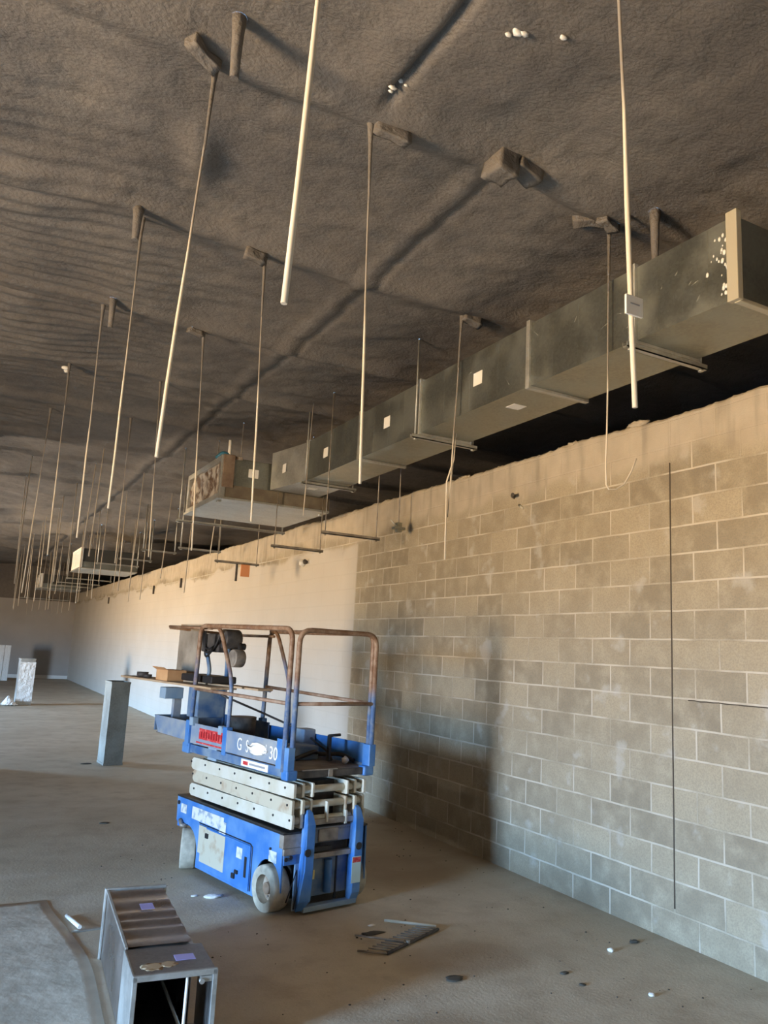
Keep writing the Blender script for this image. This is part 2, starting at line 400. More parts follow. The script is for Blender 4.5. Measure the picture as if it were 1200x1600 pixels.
box(b, DX0-.03, DX0+.012, y-.03, y+.04, DZ0-.02, DZ1+.02); box(b, DX0, DX1, y-.02, y+.02, DZ0-.025, DZ0)
lab(rel(obj('end_flange', b, mat('flange_sealant', (.46, .42, .32), .6), None, .004), duct), 'pale end flange smeared with sealant')
b = NB()
for k in range(26):
    z = DZ0+.03+random.random()*.42; yy = y+.05+abs(random.gauss(0, .05)); r = .004+random.random()*.009
    blob(b, (DX0-.002, yy, z), r, k, .4, 1, (.3, 1, 1.6))
rel(obj('sealant_smears', b, M['white']), duct)['kind'] = 'stuff'
b = NB()
for k in range(14):
    yy = 2.9+random.random()*2.6; z = DZ0+.06+random.random()*.34; a = random.uniform(-1.2, 1.2); l = .02+random.random()*.05
    tube(b, [(DX0-.002, yy, z), (DX0-.002, yy+l*math.cos(a), z+l*math.sin(a))], .0018, 4)
rel(obj('scratches', b, M['galv_b']), duct)['kind'] = 'stuff'
def duct_label(y, z, w=.10, hgt=.10, root=duct, x=DX0, bottom=False):
    if bottom: o = boxo('label', M['white'], None, x-.07, x+.05, y-.055, y+.055, DZ0-.003, DZ0-.0005)
    else: o = boxo('label', M['white'], None, x-.003, x-.0005, y-w/2, y+w/2, z-hgt/2, z+hgt/2)
    rel(o, root)
    b = NB()
    if not bottom:
        for k in range(3): box(b, x-.0042, x-.003, y-w*.3, y+w*.28, z+hgt*(.22-.22*k), z+hgt*(.26-.22*k))
        q = obj('print', b, M['ink']); q.parent = o; q.matrix_parent_inverse = o.matrix_parent_inverse
    else: b.free()
for (y, z) in ((5.08, 4.02), (6.62, 4.02), (8.08, 4.01), (9.12, 4.0)): duct_label(y, z, .12, .11, x=DX0 if y < 8.7 else 3.352)
duct_label(4.86, 0, x=3.68, bottom=True); duct_label(9.0, 0, x=3.7, bottom=True)

# trapeze hangers that carry the duct
def trapeze(y, z, x0, x1, label, name='duct_hanger', grp=None, r=.008, zt0=None, sl=.0, ext=.04, m=None, near_r=None):
    m = m or M['galv_b']
    t = thing(name, label, 'hanger', ((x0+x1)/2, y, z), 0, grp)
    b = NB(); box(b, x0-ext, x1+ext, y-.02, y+.02, z-.034, z-.026); box(b, x0-ext, x1+ext, y-.02, y-.016, z-.034, z+.0); box(b, x0-ext, x1+ext, y+.016, y+.02, z-.034, z+.0)
    rel(obj('strut', b, m), t)
    for x in (x0, x1):
        b = NB(); tube(b, [(x, y, z-.05), (x+sl, y, (cz(x+sl, y)+.01) if zt0 is None else zt0)], near_r or r, 6); rel(obj('rod', b, m), t)
        b = NB(); cyl(b, (x, y, z-.042), (0, 0, 1), r*2.0, .012, 6); rel(obj('nut', b, m), t)
    return t
for y, w in ((3.39, 'nearest the camera'), (5.98, 'in the middle of the run'), (8.53, 'farthest along the run')):
    trapeze(y, DZ0-.024, DX0-.045, DX1+.045, 'rod and strut hanger under the long duct, ' + w, 'duct_hanger', None, .009)
for y, w in ((7.85, 'nearest of the row over the wall'), (9.42, 'second of the row, above the pale coating edge'), (11.9, 'third of the row, beside the orange tape')):
    trapeze(y, 3.08, 3.405, 4.03, 'empty trapeze hanger low under the duct, ' + w, 'trapeze_hanger', None, .006, zt0=DZ0 if y == 9.42 else None, m=M['steel'])
for y, x0, x1, w in ((16.9, 3.25, 3.9, 'nearest the end box'), (19.2, 3.2, 3.88, 'middle one of three'), (21.0, 2.95, 3.93, 'just before the middle box')):
    trapeze(y, 3.68, x0, x1, 'empty trapeze hanger high between the ceiling boxes, ' + w, 'trapeze_hanger', None, .013)
for y, x0, x1, w in ((14.3, 3.4, 4.1, 'just beyond the wide duct box'), (26.6, 2.9, 4.2, 'first behind the middle box'), (29.0, 2.9, 4.2, 'second behind the middle box'), (31.0, 2.9, 4.2, 'just before the farthest box')):
    trapeze(y, 3.5 if y < 20 else 3.62, x0, x1, 'empty trapeze hanger near the wall top, ' + w, 'trapeze_hanger', 'far trapeze hangers', .012)
trapeze(36.4, 3.32, 2.2, 4.1, 'wide empty trapeze hanger in front of the far end wall', 'trapeze_hanger', None, .013)

# ------------------------------------------------------------------ ceiling boxes at the end of the run
def air_unit(y0, label, big):
    x0, x1, y1, z0, z1 = 2.68, 4.12, y0+1.6, 3.61, 4.12
    t = thing('air_handling_box', label, 'duct box', ((x0+x1)/2, y0, z0))
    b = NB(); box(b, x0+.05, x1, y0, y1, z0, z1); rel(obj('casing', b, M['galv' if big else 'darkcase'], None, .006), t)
    b = NB(); box(b, x0+.06, x1+.03, y0-.012, y0, z0, z0+.16)
    lab(rel(obj('shade_band', b, M['brownband' if big else 'galv_d']), t), 'darker shade-coloured band along the lower front edge')  # brown stands in for shadow on the big box's lower front face
    b = NB(); box(b, x0-.04, x1+.03, y0-.03, y1+.03, z0-.03, z0); rel(obj('bottom_pan', b, M['galv_b'], None, .006), t)
    # open left end with a flange frame and torn insulation
    b = NB(); box(b, x0-.02, x0+.05, y0-.02, y0+.05, z0, z1+.02); box(b, x0-.02, x0+.05, y1-.05, y1+.02, z0, z1+.02)
    box(b, x0-.02, x0+.05, y0+.05, y1-.05, z0, z0+.05); box(b, x0-.02, x0+.05, y0+.05, y1-.05, z1-.05, z1+.02)
    rel(obj('end_frame', b, M['galv_b'] if big else M['white'], None, .004), t)
    b = NB(); nx = 18
    g = [[b.verts.new((x0+.02+.03*noise.noise(Vector((i*.5, j*.6, y0))), y0+.05+(y1-y0-.1)*i/nx, z0+.05+(z1-z0-.1)*j/8)) for j in range(9)] for i in range(nx+1)]
    for i in range(nx):
        for j in range(8): b.faces.new((g[i][j], g[i+1][j], g[i+1][j+1], g[i][j+1]))
    rel(obj('torn_liner', b, M['foil'] if big else M['film']), t)
    if big:
        b = NB(); box(b, x0+.0, x0+.15, y0-.03, y0, z0+.12, z1+.03); lab(rel(obj('fabric_wrap', b, M['brown'], None, .01), t), 'brown fabric wrap hanging over the front corner')
        b = NB(); tube(b, [(x0+.13, y0+.2, z1), (x0+.13, y0+.2, z1+.27)], .022, 8); lab(rel(obj('pipe_stub', b, M['white']), t), 'white capped pipe stub')
        b = NB(); tube(b, round_path([(x0-.02, y0+.25, z1+.02), (x0+.05, y0+.2, z1+.10), (x0+.16, y0+.2, z1+.05), (x0+.2, y0+.1, z1)], .05), .028, 8)
        lab(rel(obj('hose', b, M['teal']), t), 'dark blue hose')
        b = NB(); box(b, x0+.02, x0+.25, y0-.01, y0+.3, z1-.02, z1+.025); rel(obj('liner_flap', b, M['foil'], None, .01), t)
        o = boxo('label', M['white'], None, 3.02, 3.15, y0-.004, y0-.0005, 3.90, 4.01); rel(o, t)
    for x in (x0+.3, x1-.15):                                  # threaded rods up into the ceiling
        for y in (y0+.25, y1-.25):
            b = NB(); tube(b, [(x, y, z1-.01), (x, y, cz(x, y)+.03)], .006, 6); rel(obj('support_rod', b, M['steel']), t)
    for x in (x0+.0, x1-.05):                                  # small bracket feet
        rel(boxo('bracket', M['galv_b'], None, x, x+.05, y0+.1, y0+.16, z0-.05, z0-.03), t)
    return t
air_unit(9.5, 'wide galvanised box closing the long duct, with torn brown wrap at its left end', True)
air_unit(22.1, 'distant dark ceiling box with a bright white left end and pale base', False)
air_unit(33.0, 'farthest small ceiling box with a white end, near the end wall', False)
trapeze(11.45, 3.56, 2.66, 4.25, 'hanger strut carrying the wide box that closes the duct', 'duct_hanger', None, .010)

# ------------------------------------------------------------------ hanger wires
def wire(x0, y, x1, z1, label, grp=None, r=.0085, collar=True, y1=None, pts=None, zt=None):
    y1 = y if y1 is None else y1
    zt = cz(x0, y)+.02 if zt is None else zt
    t = thing('hanger_wire', label, 'wire', (x0, y, zt), 0, grp)
    P = [(x0, y, zt)]
    n_ = 6
    for k in range(1, n_): 
        f = k/n_; P.append((x0+(x1-x0)*f+.006*noise.noise(Vector((x0*9, y*3, f*5))), y+(y1-y)*f, zt+(z1-zt)*f))
    P.append((x1, y1, z1))
    rr = [r*.7]*4 + [r]*(len(P)-4)
    if pts: P = P[:-1] + pts; rr = [r*.7]*4+[r*.85]*(len(P)-4)
    b = NB(); tube(b, P, rr, 7); rel(obj('wire', b, M['wire']), t)
    if collar:
        d = (Vector(P[1])-Vector(P[0])).normalized(); q = Vector(P[0])+Vector((0, 0, .02))
        b = NB(); tube(b, [q, q+d*.05, q+d*.14, q+d*.30, q+d*.5], [.034, .019, .012, .009, .007], 9)
        lab(rel(obj('foam_collar', b, M['foam']), t), 'grey foam overspray around the top of the wire')
    return t
near = [
 (.68, 1.75, .61, 2.64, 'bright pale hanger wire nearest the camera, second wire from the top left'),
 (.78, 3.51, .69, 2.61, 'pale hanger wire in the left column, second row back, leaning left'),
 (.77, 5.21, .76, 2.62, 'pale hanger wire in the left column, third row back, leaning left'),
 (.77, 6.83, .78, 2.60, 'hanger wire in the left column, fourth row back, beside a foam stub'),
 (.72, 8.76, .74, 2.62, 'hanger wire in the left column, fifth row back, with white scrap at its top'),
 (.72, 10.6, .66, 2.30, 'hanger wire in the left column, sixth row back, hanging low'),
 (1.62, 3.48, 1.68, 2.63, 'hanger wire hanging before the middle of the duct, near the ceiling ridge'),
 (1.64, 5.20, 1.70, 2.65, 'hanger wire hanging just right of the wide duct box'),
 (1.65, 6.87, 1.73, 2.60, 'hanger wire crossing the left end of the wide duct box'),
 (1.66, 8.67, 1.73, 2.69, 'hanger wire left of the wide duct box, middle column'),
 (1.66, 10.33, 1.66, 2.74, 'hanger wire in the middle column, sixth row back, above the far box'),
]
for i, a in enumerate(near): wire(*a, r=.0088 if i < 2 else .0075)
t = wire(1.68, 1.745, 1.775, 2.60, 'bright hanger wire with a white paper tag, in front of the duct', r=.0088)
tg = boxo('paper_tag', M['white'], None, 1.72, 1.79, 1.725, 1.733, 2.893, 2.957); tg.rotation_euler = (0, 0, 0); rel(tg, t)
q = boxo('print', M['ink'], None, 1.735, 1.775, 1.7235, 1.725, 2.928, 2.932); rel(q, t)
wire(3.41, 3.57, 3.39, 2.95, 'thin hanger wire curling into a hook in front of the block wall', r=.006,
     pts=[(3.385, 3.57, 3.0), (3.39, 3.57, 2.89), (3.41, 3.57, 2.865), (3.46, 3.56, 2.87), (3.52, 3.55, 2.91), (3.57, 3.54, 3.0), (3.60, 3.53, 3.08)])
wire(3.42, 5.30, 3.34, 2.56, 'kinked hanger wire that crosses the duct and ends before the blocks', r=.008,
     pts=[(3.40, 5.3, 3.6), (3.39, 5.3, 3.38), (3.33, 5.3, 3.19), (3.335, 5.3, 2.9), (3.34, 5.3, 2.56)])
wire(3.36, 8.68-.35, 3.33, 3.30, 'thin grey hanger wire in front of the duct by the pale section', r=.006, collar=False)
wire(3.30, 11.6, 3.2, 3.1, 'thin grey hanger wire dropping behind the wide duct box', r=.007, collar=False)
# the crowd of wires farther in: one small mesh each
cnt = 0
ORD = ['first', 'second', 'third', 'fourth', 'fifth', 'sixth']
for i in range(7, 22):
    y = .05+1.7*i
    for cx in (.76, 1.66, 2.52, 3.35):
        if cx < .055*y-.1 or (cx > 2 and y < 13.5) or (cx == .76 and y < 12): continue
        if cx > 2 and (21.7 < y < 24.1 or 32.6 < y < 35.0): continue
        x = cx+random.uniform(-.06, .06); y_ = y+random.uniform(-.1, .1)
        zt = cz(x, y_)+.03; z1 = random.choice((2.62, 2.66, 2.9, 3.0)) + random.uniform(-.06, .05)
        b = NB(); dx = random.uniform(-.07, .05)
        tube(b, [(0, 0, 0), (dx*.5, 0, (z1-zt)*.5), (dx, 0, z1-zt)], [.007, .008, .010], 5)
        o = obj('hanger_wire', b, mat('far_wire_%d' % cnt, (.50, .45, .38), .6) if cnt == 0 else bpy.data.materials['far_wire_0'])
        o.location = (x, y_, zt)
        far = y > 20
        if far: tag(o, 'thin wire in the dense crowd hanging far off before the end wall', 'wire', 'far hanger wires')
        else: tag(o, 'thin hanger wire in the %s row beyond the duct box, %s' % (ORD[i-7], {.76: 'leftmost', 1.66: 'left centre', 2.52: 'right centre', 3.35: 'beside the wall'}[cx]), 'wire', 'mid hanger wires')
        cnt += 1
bpy.data.materials['far_wire_0'].name = 'distant_wire'

# foam-covered stubs, brackets and scraps up on the ceiling
def stub(x, y, l, label, r=.028, dx=0, dy=0):
    b = NB(); z = cz(x, y); tube(b, [(x, y, z+.03), (x+dx*.3, y+dy*.3, z-l*.3), (x+dx, y+dy, z-l)], [r*1.4, r, r*.75], 9)
    tag(obj('foam_stub', b, M['foam']), label, 'foam stub')
stub(.80, 3.22, .32, 'short foam-coated stub hanging beside the second left wire')
stub(.83, 6.72, .26, 'foam-coated stub hanging right of the fourth left wire', .026)
stub(.72, 5.10, .22, 'foam-coated stub hanging close left of the third left wire', .03)
stub(3.53, 3.30, .34, 'foam-coated stub at the top of the nearest duct hanger rod', .028)
def bracket(c, size, rz, label, seed):
    b = NB(); box(b, -size[0]/2, size[0]/2, -size[1]/2, size[1]/2, -size[2]/2, size[2]/2)
    bmesh.ops.subdivide_edges(b, edges=b.edges[:], cuts=5, use_grid_fill=True)
    for v in b.verts:
        d = v.co.normalized(); v.co += d*.022*noise.noise(v.co*9+Vector((seed, 0, 0))) - d*.012
    for f in b.faces: f.smooth = True
    o = obj('foam_covered_bracket', b, M['foam']); o.location = c; o.rotation_euler = (0, .15, rz); tag(o, label, 'bracket')
bracket((2.43, 3.40, cz(2.43, 3.4)-.02), (.16, .16, .20), .1, 'blocky foam-covered bracket at the near end of the long ceiling ridge', 1)
bracket((2.60, 3.41, cz(2.6, 3.41)-.01), (.20, .13, .12), .2, 'smooth grey foam-covered block right of the ridge-end bracket', 2)
bracket((1.73, 3.44, cz(1.73, 3.44)-.02), (.22, .07, .07), -.1, 'knobbly foam-covered bar at the top of the wire before mid duct', 3)
bracket((1.56, 5.17, cz(1.56, 5.17)-.03), (.17, .08, .09), 0, 'rounded foam lump beside the top of the wire right of the box', 4)
bracket((3.50, 5.27, cz(3.5, 5.27)-.02), (.20, .10, .08), 0, 'foam-covered bar at the top of the kinked wire', 5)
bracket((.70, 3.42, cz(.7, 3.42)-.02), (.20, .07, .06), .5, 'foam-covered bar at the top of the second left wire', 6)
bracket((1.58, 6.86, cz(1.58, 6.86)-.02), (.16, .06, .06), .1, 'foam-covered bar at the top of the wire over the box end', 7)
bracket((3.33, 3.5, cz(3.33, 3.5)-.02), (.16, .08, .06), .3, 'foam-covered bar at the top of the hooked wire', 8)
bracket((3.33, 3.62, cz(3.33, 3.62)+.0), (.1, .3, .05), .9, 'curved foam roll beside the hooked wire top', 9)
def scrap(pts, r, label, seed):
    b = NB(); 
    for k, p in enumerate(pts): blob(b, (p[0], p[1], cz(p[0], p[1])-.01+(p[2] if len(p) > 2 else 0)), r*(1-.15*k), seed+k, .5, 2, (1.5, .8, .8))
    tag(obj('white_scrap', b, M['white']), label, 'scrap')
scrap([(1.60, 3.20), (1.635, 3.18), (1.61, 3.24), (1.655, 3.16)], .014, 'torn white scrap stuck on the ceiling by the crease', 3)
scrap([(1.9, 2.57), (1.93, 2.56), (1.87, 2.6)], .018, 'white scrap at the top edge of the ceiling, left one of two', 8)
scrap([(2.09, 2.48)], .013, 'small white scrap at the top edge of the ceiling, right one of two', 12)
scrap([(.69, 8.78, -.03), (.71, 8.8, -.06)], .028, 'white scrap at the top of the fifth wire in the left column', 15)

# small things on the block wall
b = NB(); tube(b, [(XW+.01, 6.0, 3.33), (XW-.04, 5.97, 3.335), (XW-.09, 5.90, 3.33)], .018, 8)
tag(obj('steel_rod_stub', b, M['dark']), 'short dark rod sticking out of the block wall', 'rod')
b = NB(); tube(b, [(XW+.0, 5.88, 3.22), (XW-.012, 5.9, 3.24), (XW-.01, 5.84, 3.20)], .012, 6)
tag(obj('mortar_dab', b, M['cream']), 'pale mortar dab just below the short dark rod', 'mortar')
t = thing('wire_clamp', 'grey clamp with a bolt on the wall at the pale coating edge', 'clamp', (4.4, 7.85, 3.25))
b = NB(); tube(b, [(4.30, 7.85, cz(4.3, 7.85)+.02), (4.31, 7.85, 3.24)], .007, 6); rel(obj('rod', b, M['steel']), t)
b = NB(); box(b, 4.24, 4.38, 7.81, 7.89, 3.2, 3.23); box(b, 4.28, 4.34, 7.82, 7.88, 3.17, 3.28); rel(obj('clamp_plate', b, M['galv'], None, .004), t)
b = NB(); tube(b, [(4.2, 7.84, 3.30), (4.30, 7.85, 3.22), (4.42, 7.9, 3.24)], .008, 6); rel(obj('bolt', b, M['galv_b']), t)
b = NB(); blob(b, (XW-.03, 11.15, 3.08), .055, 5, .3, 2); tag(obj('junction_stub', b, M['film']), 'pale round fitting on the coated part of the wall', 'fitting')
b = NB(); blob(b, (XW-.04, 11.02, 3.09), .04, 9, .3, 2, (1, .5, 1)); tag(obj('dark_plug', b, M['dark']), 'dark plug beside the pale round wall fitting', 'plug')
b = NB(); box(b, 3.78, 3.92, 11.87, 11.89, 2.86, 3.045); tag(obj('orange_tape', b, M['orange']), 'strip of orange tape hanging from the third low hanger', 'tape')
b = NB(); box(b, 3.70, 3.73, 11.87, 11.90, 2.78, 3.045); tag(obj('dark_strap', b, M['dark']), 'thin dark strap hanging left of the orange tape', 'strap')
for y, z, w in ((18.6, 3.28, 'nearest'), (21.5, 3.25, 'middle'), (28.5, 3.2, 'farthest')):
    b = NB(); box(b, XW-.04, XW, y-.03, y+.03, z-.22, z); tag(obj('anchor_plate', b, M['dark']), 'small dark anchor plate high on the far coated wall, %s of three' % w, 'plate', 'anchor plates on the far wall')
random.seed(11)
for k, (y, z) in enumerate(((4.46, 3.73), (5.2, 3.72), (6.9, 3.71))):
    b = NB(); blob(b, (XW+.045, y, z-.035), .05, k, .7, 3, (.9, 1.9, .6))
    tag(obj('mortar_lump', b, M['block']), 'mortar lump on top of the block wall, %s' % ('nearest the control joint', 'middle one', 'farthest one before the duct box')[k], 'mortar')

# ------------------------------------------------------------------ the scissor lift (x across, y back along the machine, z up)
lift = thing('scissor_lift', 'worn blue scissor lift with rusty guard rails, parked beside the block wall', 'lift', (2.51, 5.64, 0), math.radians(12))
def P(name, bm, m, parent=lift, bevel=0.0): return obj(name, bm, m, parent, bevel)
# wheels
for (vx, uy, r, wd, far) in ((-.34, 0, .155, .125, 0), (.34, 0, .155, .125, 0), (-.335, 1.26, .155, .125, -29), (.335, 1.26, .155, .125, -40)):
    s_ = -1 if vx < 0 else 1
    b = NB(); R0 = [(.60, -.5), (.97, -.5), (1.0, -.38), (1.0, .38), (.97, .5), (.60, .5)]; nseg = 40; rings = []
    for k in range(nseg):
        a = 2*math.pi*k/nseg
        rings.append([b.verts.new((vx+o_*wd, uy+rr*r*math.cos(a), r+rr*r*math.sin(a))) for rr, o_ in R0])
    for k in range(nseg):
        A, B_ = rings[k], rings[(k+1) % nseg]
        for j in range(6):
            f = b.faces.new((A[j], A[(j+1) % 6], B_[(j+1) % 6], B_[j])); f.smooth = j in (1, 2, 3)
    w = P('wheel', b, M['tyre'])
    b = NB(); cyl(b, (vx-s_*.012, uy, r), (1, 0, 0), r*.63, .03, 32); cyl(b, (vx+s_*.015, uy, r), (1, 0, 0), r*.26, .05, 20); P('hub', b, M['hub'], w, .003)
    b = NB()
    for k in range(5):
        a = 2*math.pi*k/5; cyl(b, (vx+s_*.006, uy+math.cos(a)*r*.42, r+math.sin(a)*r*.42), (1, 0, 0), .009, .012, 6)
    P('wheel_nut', b, M['steel'], w)
    if far: w.matrix_basis = Matrix.Translation((vx, uy, 0)) @ Matrix.Rotation(math.radians(far), 4, 'Z') @ Matrix.Translation((-vx, -uy, 0))
# chassis
b = NB()
def side_plate(v0, v1):
    """side plate with wheel arches cut from its lower edge"""
    prof = [(-.16, .53), (-.17, .36), (-.17, .06)]
    a0 = [(-.172 + 0, .0)]
    out = [(-.16, .535), (-.165, .30)]
    for k in range(11):
        a = math.pi*(1.0 - k/10); out.append((0+.185*math.cos(a)*.9, .16+.185*math.sin(a)))
    out += [(.18, .055), (1.06, .055)]
    for k in range(8):
        a = math.pi*(1.0 - k/10); out.append((1.25+.19*math.cos(a), .16+.185*math.sin(a)))
    out += [(1.45, .345), (1.46, .535)]
    A = [b.verts.new((v0, u, z)) for u, z in out]; B_ = [b.verts.new((v1, u, z)) for u, z in out]
    b.faces.new(A); b.faces.new(B_[::-1])
    for i in range(len(out)): b.faces.new((A[i], B_[i], B_[(i+1) % len(out)], A[(i+1) % len(out)]))
side_plate(-.372, -.36); side_plate(.36, .372)
box(b, -.36, .36, 1.40, 1.45, .30, .53)
P('chassis', b, M['blue'])
b = NB(); box(b, -.24, .24, -.10, 1.40, .09, .50); box(b, -.355, .355, .22, 1.02, .07, .40); P('chassis_tub', b, M['dark'])
b = NB(); box(b, -.374, .374, -.165, 1.462, .535, .548); P('top_plate', b, M['blackp'])
# front face
b = NB(); box(b, -.262, -.20, -.17, -.155, .03, .40); P('front_plate', b, M['pale'], bevel=.003)
b = NB(); box(b, -.36, -.2, -.17, -.155, .335, .44); P('front_plate', b, M['blue'], bevel=.003)
b = NB(); box(b, .235, .28, -.17, -.155, .10, .38); P('front_plate', b, M['pale'], bevel=.003)
b = NB(); box(b, -.375, -.20, -.172, -.12, .445, .535); box(b, -.37, -.2, -.178, -.15, .40, .445); P('front_ledge', b, M['steel'], bevel=.004)
b = NB(); cyl(b, (-.345, -.172, .375), (0, 1, 0), .014, .012, 12); cyl(b, (-.305, -.172, .385), (0, 1, 0), .014, .012, 12); P('bolt_hole', b, M['blackp'])
b = NB(); tube(b, [(-.335, -.19, .10+.0), (-.26, -.19, .30), (-.25, -.19, .16), (-.27, -.19, .05)], .006, 6); P('cable', b, M['blackp'])
b = NB(); box(b, -.19, .23, -.155, -.145, .10, .36); P('lower_panel', b, M['blued'], bevel=.004)
b = NB(); box(b, .10, .112, -.162, -.15, .06, .37); P('panel_edge', b, M['blackp'])
b = NB(); tube(b, [(0.02, -.175, .12), (0.02, -.175, .34)], .028, 12); P('hydraulic_cylinder', b, M['blue'])
b = NB(); box(b, -.13, -.085, -.162, -.156, .215, .275); lab(P('sticker', b, M['yellow']), 'small yellow sticker')
b = NB(); box(b, -.19, .25, -.20, -.155, .36, .395); lab(P('step', b, M['steel'], bevel=.005), 'rusty step')
b = NB(); box(b, -.19, .22, -.165, -.12, .455, .56); P('cross_plate', b, M['greyblue'], bevel=.005)
b = NB(); box(b, -.19, .25, -.195, -.14, .585, .625); lab(P('step', b, M['steel'], bevel=.005), 'rusty step')
b = NB(); box(b, -.15, .03, -.19, -.165, .405, .435); P('slot', b, M['blackp'])
b = NB(); box(b, -.08, .1, -.175, -.16, .46, .55); P('bracket', b, M['steel'], bevel=.01)
b = NB(); box(b, -.20, .26, -.215, -.16, .022, .055); P('pothole_bar', b, M['pale'])
def prong(v, flip):
    b = NB(); pr = [(-.20, .03), (-.235, .10), (-.245, .30), (-.245, .60), (-.225, .68), (-.195, .70), (-.17, .66), (-.16, .03)]
    x0, x1 = v-.038, v+.038
    A = [b.verts.new((x0, u, z)) for u, z in pr]; B_ = [b.verts.new((x1 if z < .62 else v+(.02 if z < .69 else .01), u, z)) for u, z in pr]
    for q, (u, z) in zip(A, pr):
        if z > .62: q.co.x = v-(.03 if z < .69 else .015)
    if not flip:
        for q in (A[0], A[1]): q.co.x -= .03
        B_[0].co.x -= .045
    b.faces.new(A); b.faces.new(B_[::-1])
    for i in range(len(pr)): b.faces.new((A[i], B_[i], B_[(i+1) % len(pr)], A[(i+1) % len(pr)]))
    o = P('front_upright', b, M['blue'], bevel=.006)
    b = NB(); cyl(b, (v-.02 if not flip else v-.0, -.246, .42), (0, 1, 0), .026, .008, 16); P('pin_hole', b, M['blackp'], o)
    return o
prong(-.195, False); pr_ = prong(.235, True)
b = NB(); box(b, .18, .262, -.2475, -.2455, .17, .35); lab(P('label', b, M['greens'], pr_), 'worn white and green warning label')
b = NB(); box(b, .185, .258, -.2485, -.2475, .31, .345); lab(P('label', b, M['red'], pr_), 'red warning strip')
# left side panels and labels
XS = -.3735
def sidepanel(name, m, u0, u1, z0, z1, t=.004, lbl=None, parent=lift, tilt=0.0, bev=0):
    b = NB(); box(b, XS-t, XS, u0, u1, z0, z1)
    if tilt: bmesh.ops.rotate(b, cent=(XS, (u0+u1)/2, (z0+z1)/2), matrix=Matrix.Rotation(tilt, 3, 'X'), verts=b.verts)
    o = P(name, b, m, parent, bev)
    if lbl: lab(o, lbl)
    return o
door = sidepanel('battery_door', M['blue'], .235, 1.03, .075, .385, .010, bev=.004)
XS -= .010
sidepanel('worn_patch', M['creamrust'], .60, .98, .12, .375, .0015, 'flaking cream and rusty patch on the door', door)
sidepanel('worn_patch', M['creamrust'], .90, 1.02, .18, .385, .0022, 'bare rusty orange patch at the door corner', door)
sidepanel('label', M['wlabel'], .34, .42, .27, .345, .002, 'small white label on the door', door)
sidepanel('vent_slot', M['blackp'], .27, .30, .16, .30, .003, None, door)
sidepanel('latch', M['blackp'], .42, .46, .12, .155, .012, None, door); sidepanel('latch', M['blackp'], .38, .42, .16, .185, .012, None, door)
sidepanel('latch', M['blackp'], .86, .90, .31, .345, .012, None, door)
XS += .010
sidepanel('label', M['wlabel'], .66, 1.18, .405, .50, .0015, 'faded white decal with a scraped surface')
sidepanel('label', M['wlabel'], .62, .72, .375, .47, .002, 'square white decal')
sidepanel('label', M['wlabel'], -.10, .0, .335, .41, .0015, 'white decal above the front wheel')
sidepanel('label', M['wlabel'], 1.28, 1.38, .42, .49, .0015, 'white decal above the rear wheel')
b = NB(); cyl(b, (XS-.004, 1.42, .49), (1, 0, 0), .016, .01, 12); cyl(b, (XS-.004, -.02, .42), (1, 0, 0), .009, .01, 12); P('bolt_hole', b, M['blackp'])
# door gap line
b = NB(); tube(b, [(XS, .22, .08), (XS, .22, .38), (XS, .25, .395), (XS, 1.04, .395)], .005, 5); P('door_gap', b, M['blackp'])
b = NB(); tube(b, [(-.38, 1.36, .36), (-.40, 1.30, .33), (-.36, 1.28, .33)], .02, 6); P('wheel_bracket', b, M['steel'])
# scissor stack: three folded layers, three arms abreast on each side
for side_ in (-1, 1):
    for k in range(3):
        z0 = .568+.103*k; sl = .006*(1 if k % 2 else -1)
        for j, off in enumerate((.335, .255, .175)):
            b = NB(); v0 = side_*(off if side_ < 0 else off-.025); th = .022 if j < 2 else .016; x0, x1 = sorted((v0, v0-side_*th))
            u0, u1 = -.20+.012*((k+j) % 2), 1.34-.035*((k+j) % 2)
            pr = [(u0, z0+.006), (u0+.008, z0), (u1-.03, z0), (u1, z0+.02), (u1, z0+.078), (u1-.03, z0+.098), (u0+.008, z0+.098), (u0, z0+.092)]
            A = [b.verts.new((x0, u, z+sl*(u-.5))) for u, z in pr]; B_ = [b.verts.new((x1, u, z+sl*(u-.5))) for u, z in pr]
            b.faces.new(A); b.faces.new(B_[::-1])
            for i in range(8): b.faces.new((A[i], B_[i], B_[(i+1) % 8], A[(i+1) % 8]))
            o = P('scissor_arm', b, M['creamrust'] if (j == 1 or k == 1) else M['cream'], bevel=.002)
            if j == 0 and side_ < 0:
                for u in (-.13, .08, .34, .58, .82, 1.06, 1.30):
                    b = NB(); cyl(b, (-.336, u+.04*(k-1), z0+.06+sl*(u-.5)), (1, 0, 0), .0085, .008, 10); P('pivot_bolt', b, M['blackp'], o)
for k in range(3):
    z = .62+.103*k
    for u in (-.15, 1.25):
        b = NB(); tube(b, [(-.30, u, z), (.30, u, z)], .026, 10); P('cross_tube', b, M['cream'])
for v in (-.03,):
    b = NB(); box(b, v-.008, v+.008, -.20, -.17, .60, .74); P('end_plate', b, M['cream'], bevel=.002)
b = NB(); box(b, -.145, .145, -.04, 1.3, .58, .86); P('lift_cylinder', b, M['dark'])
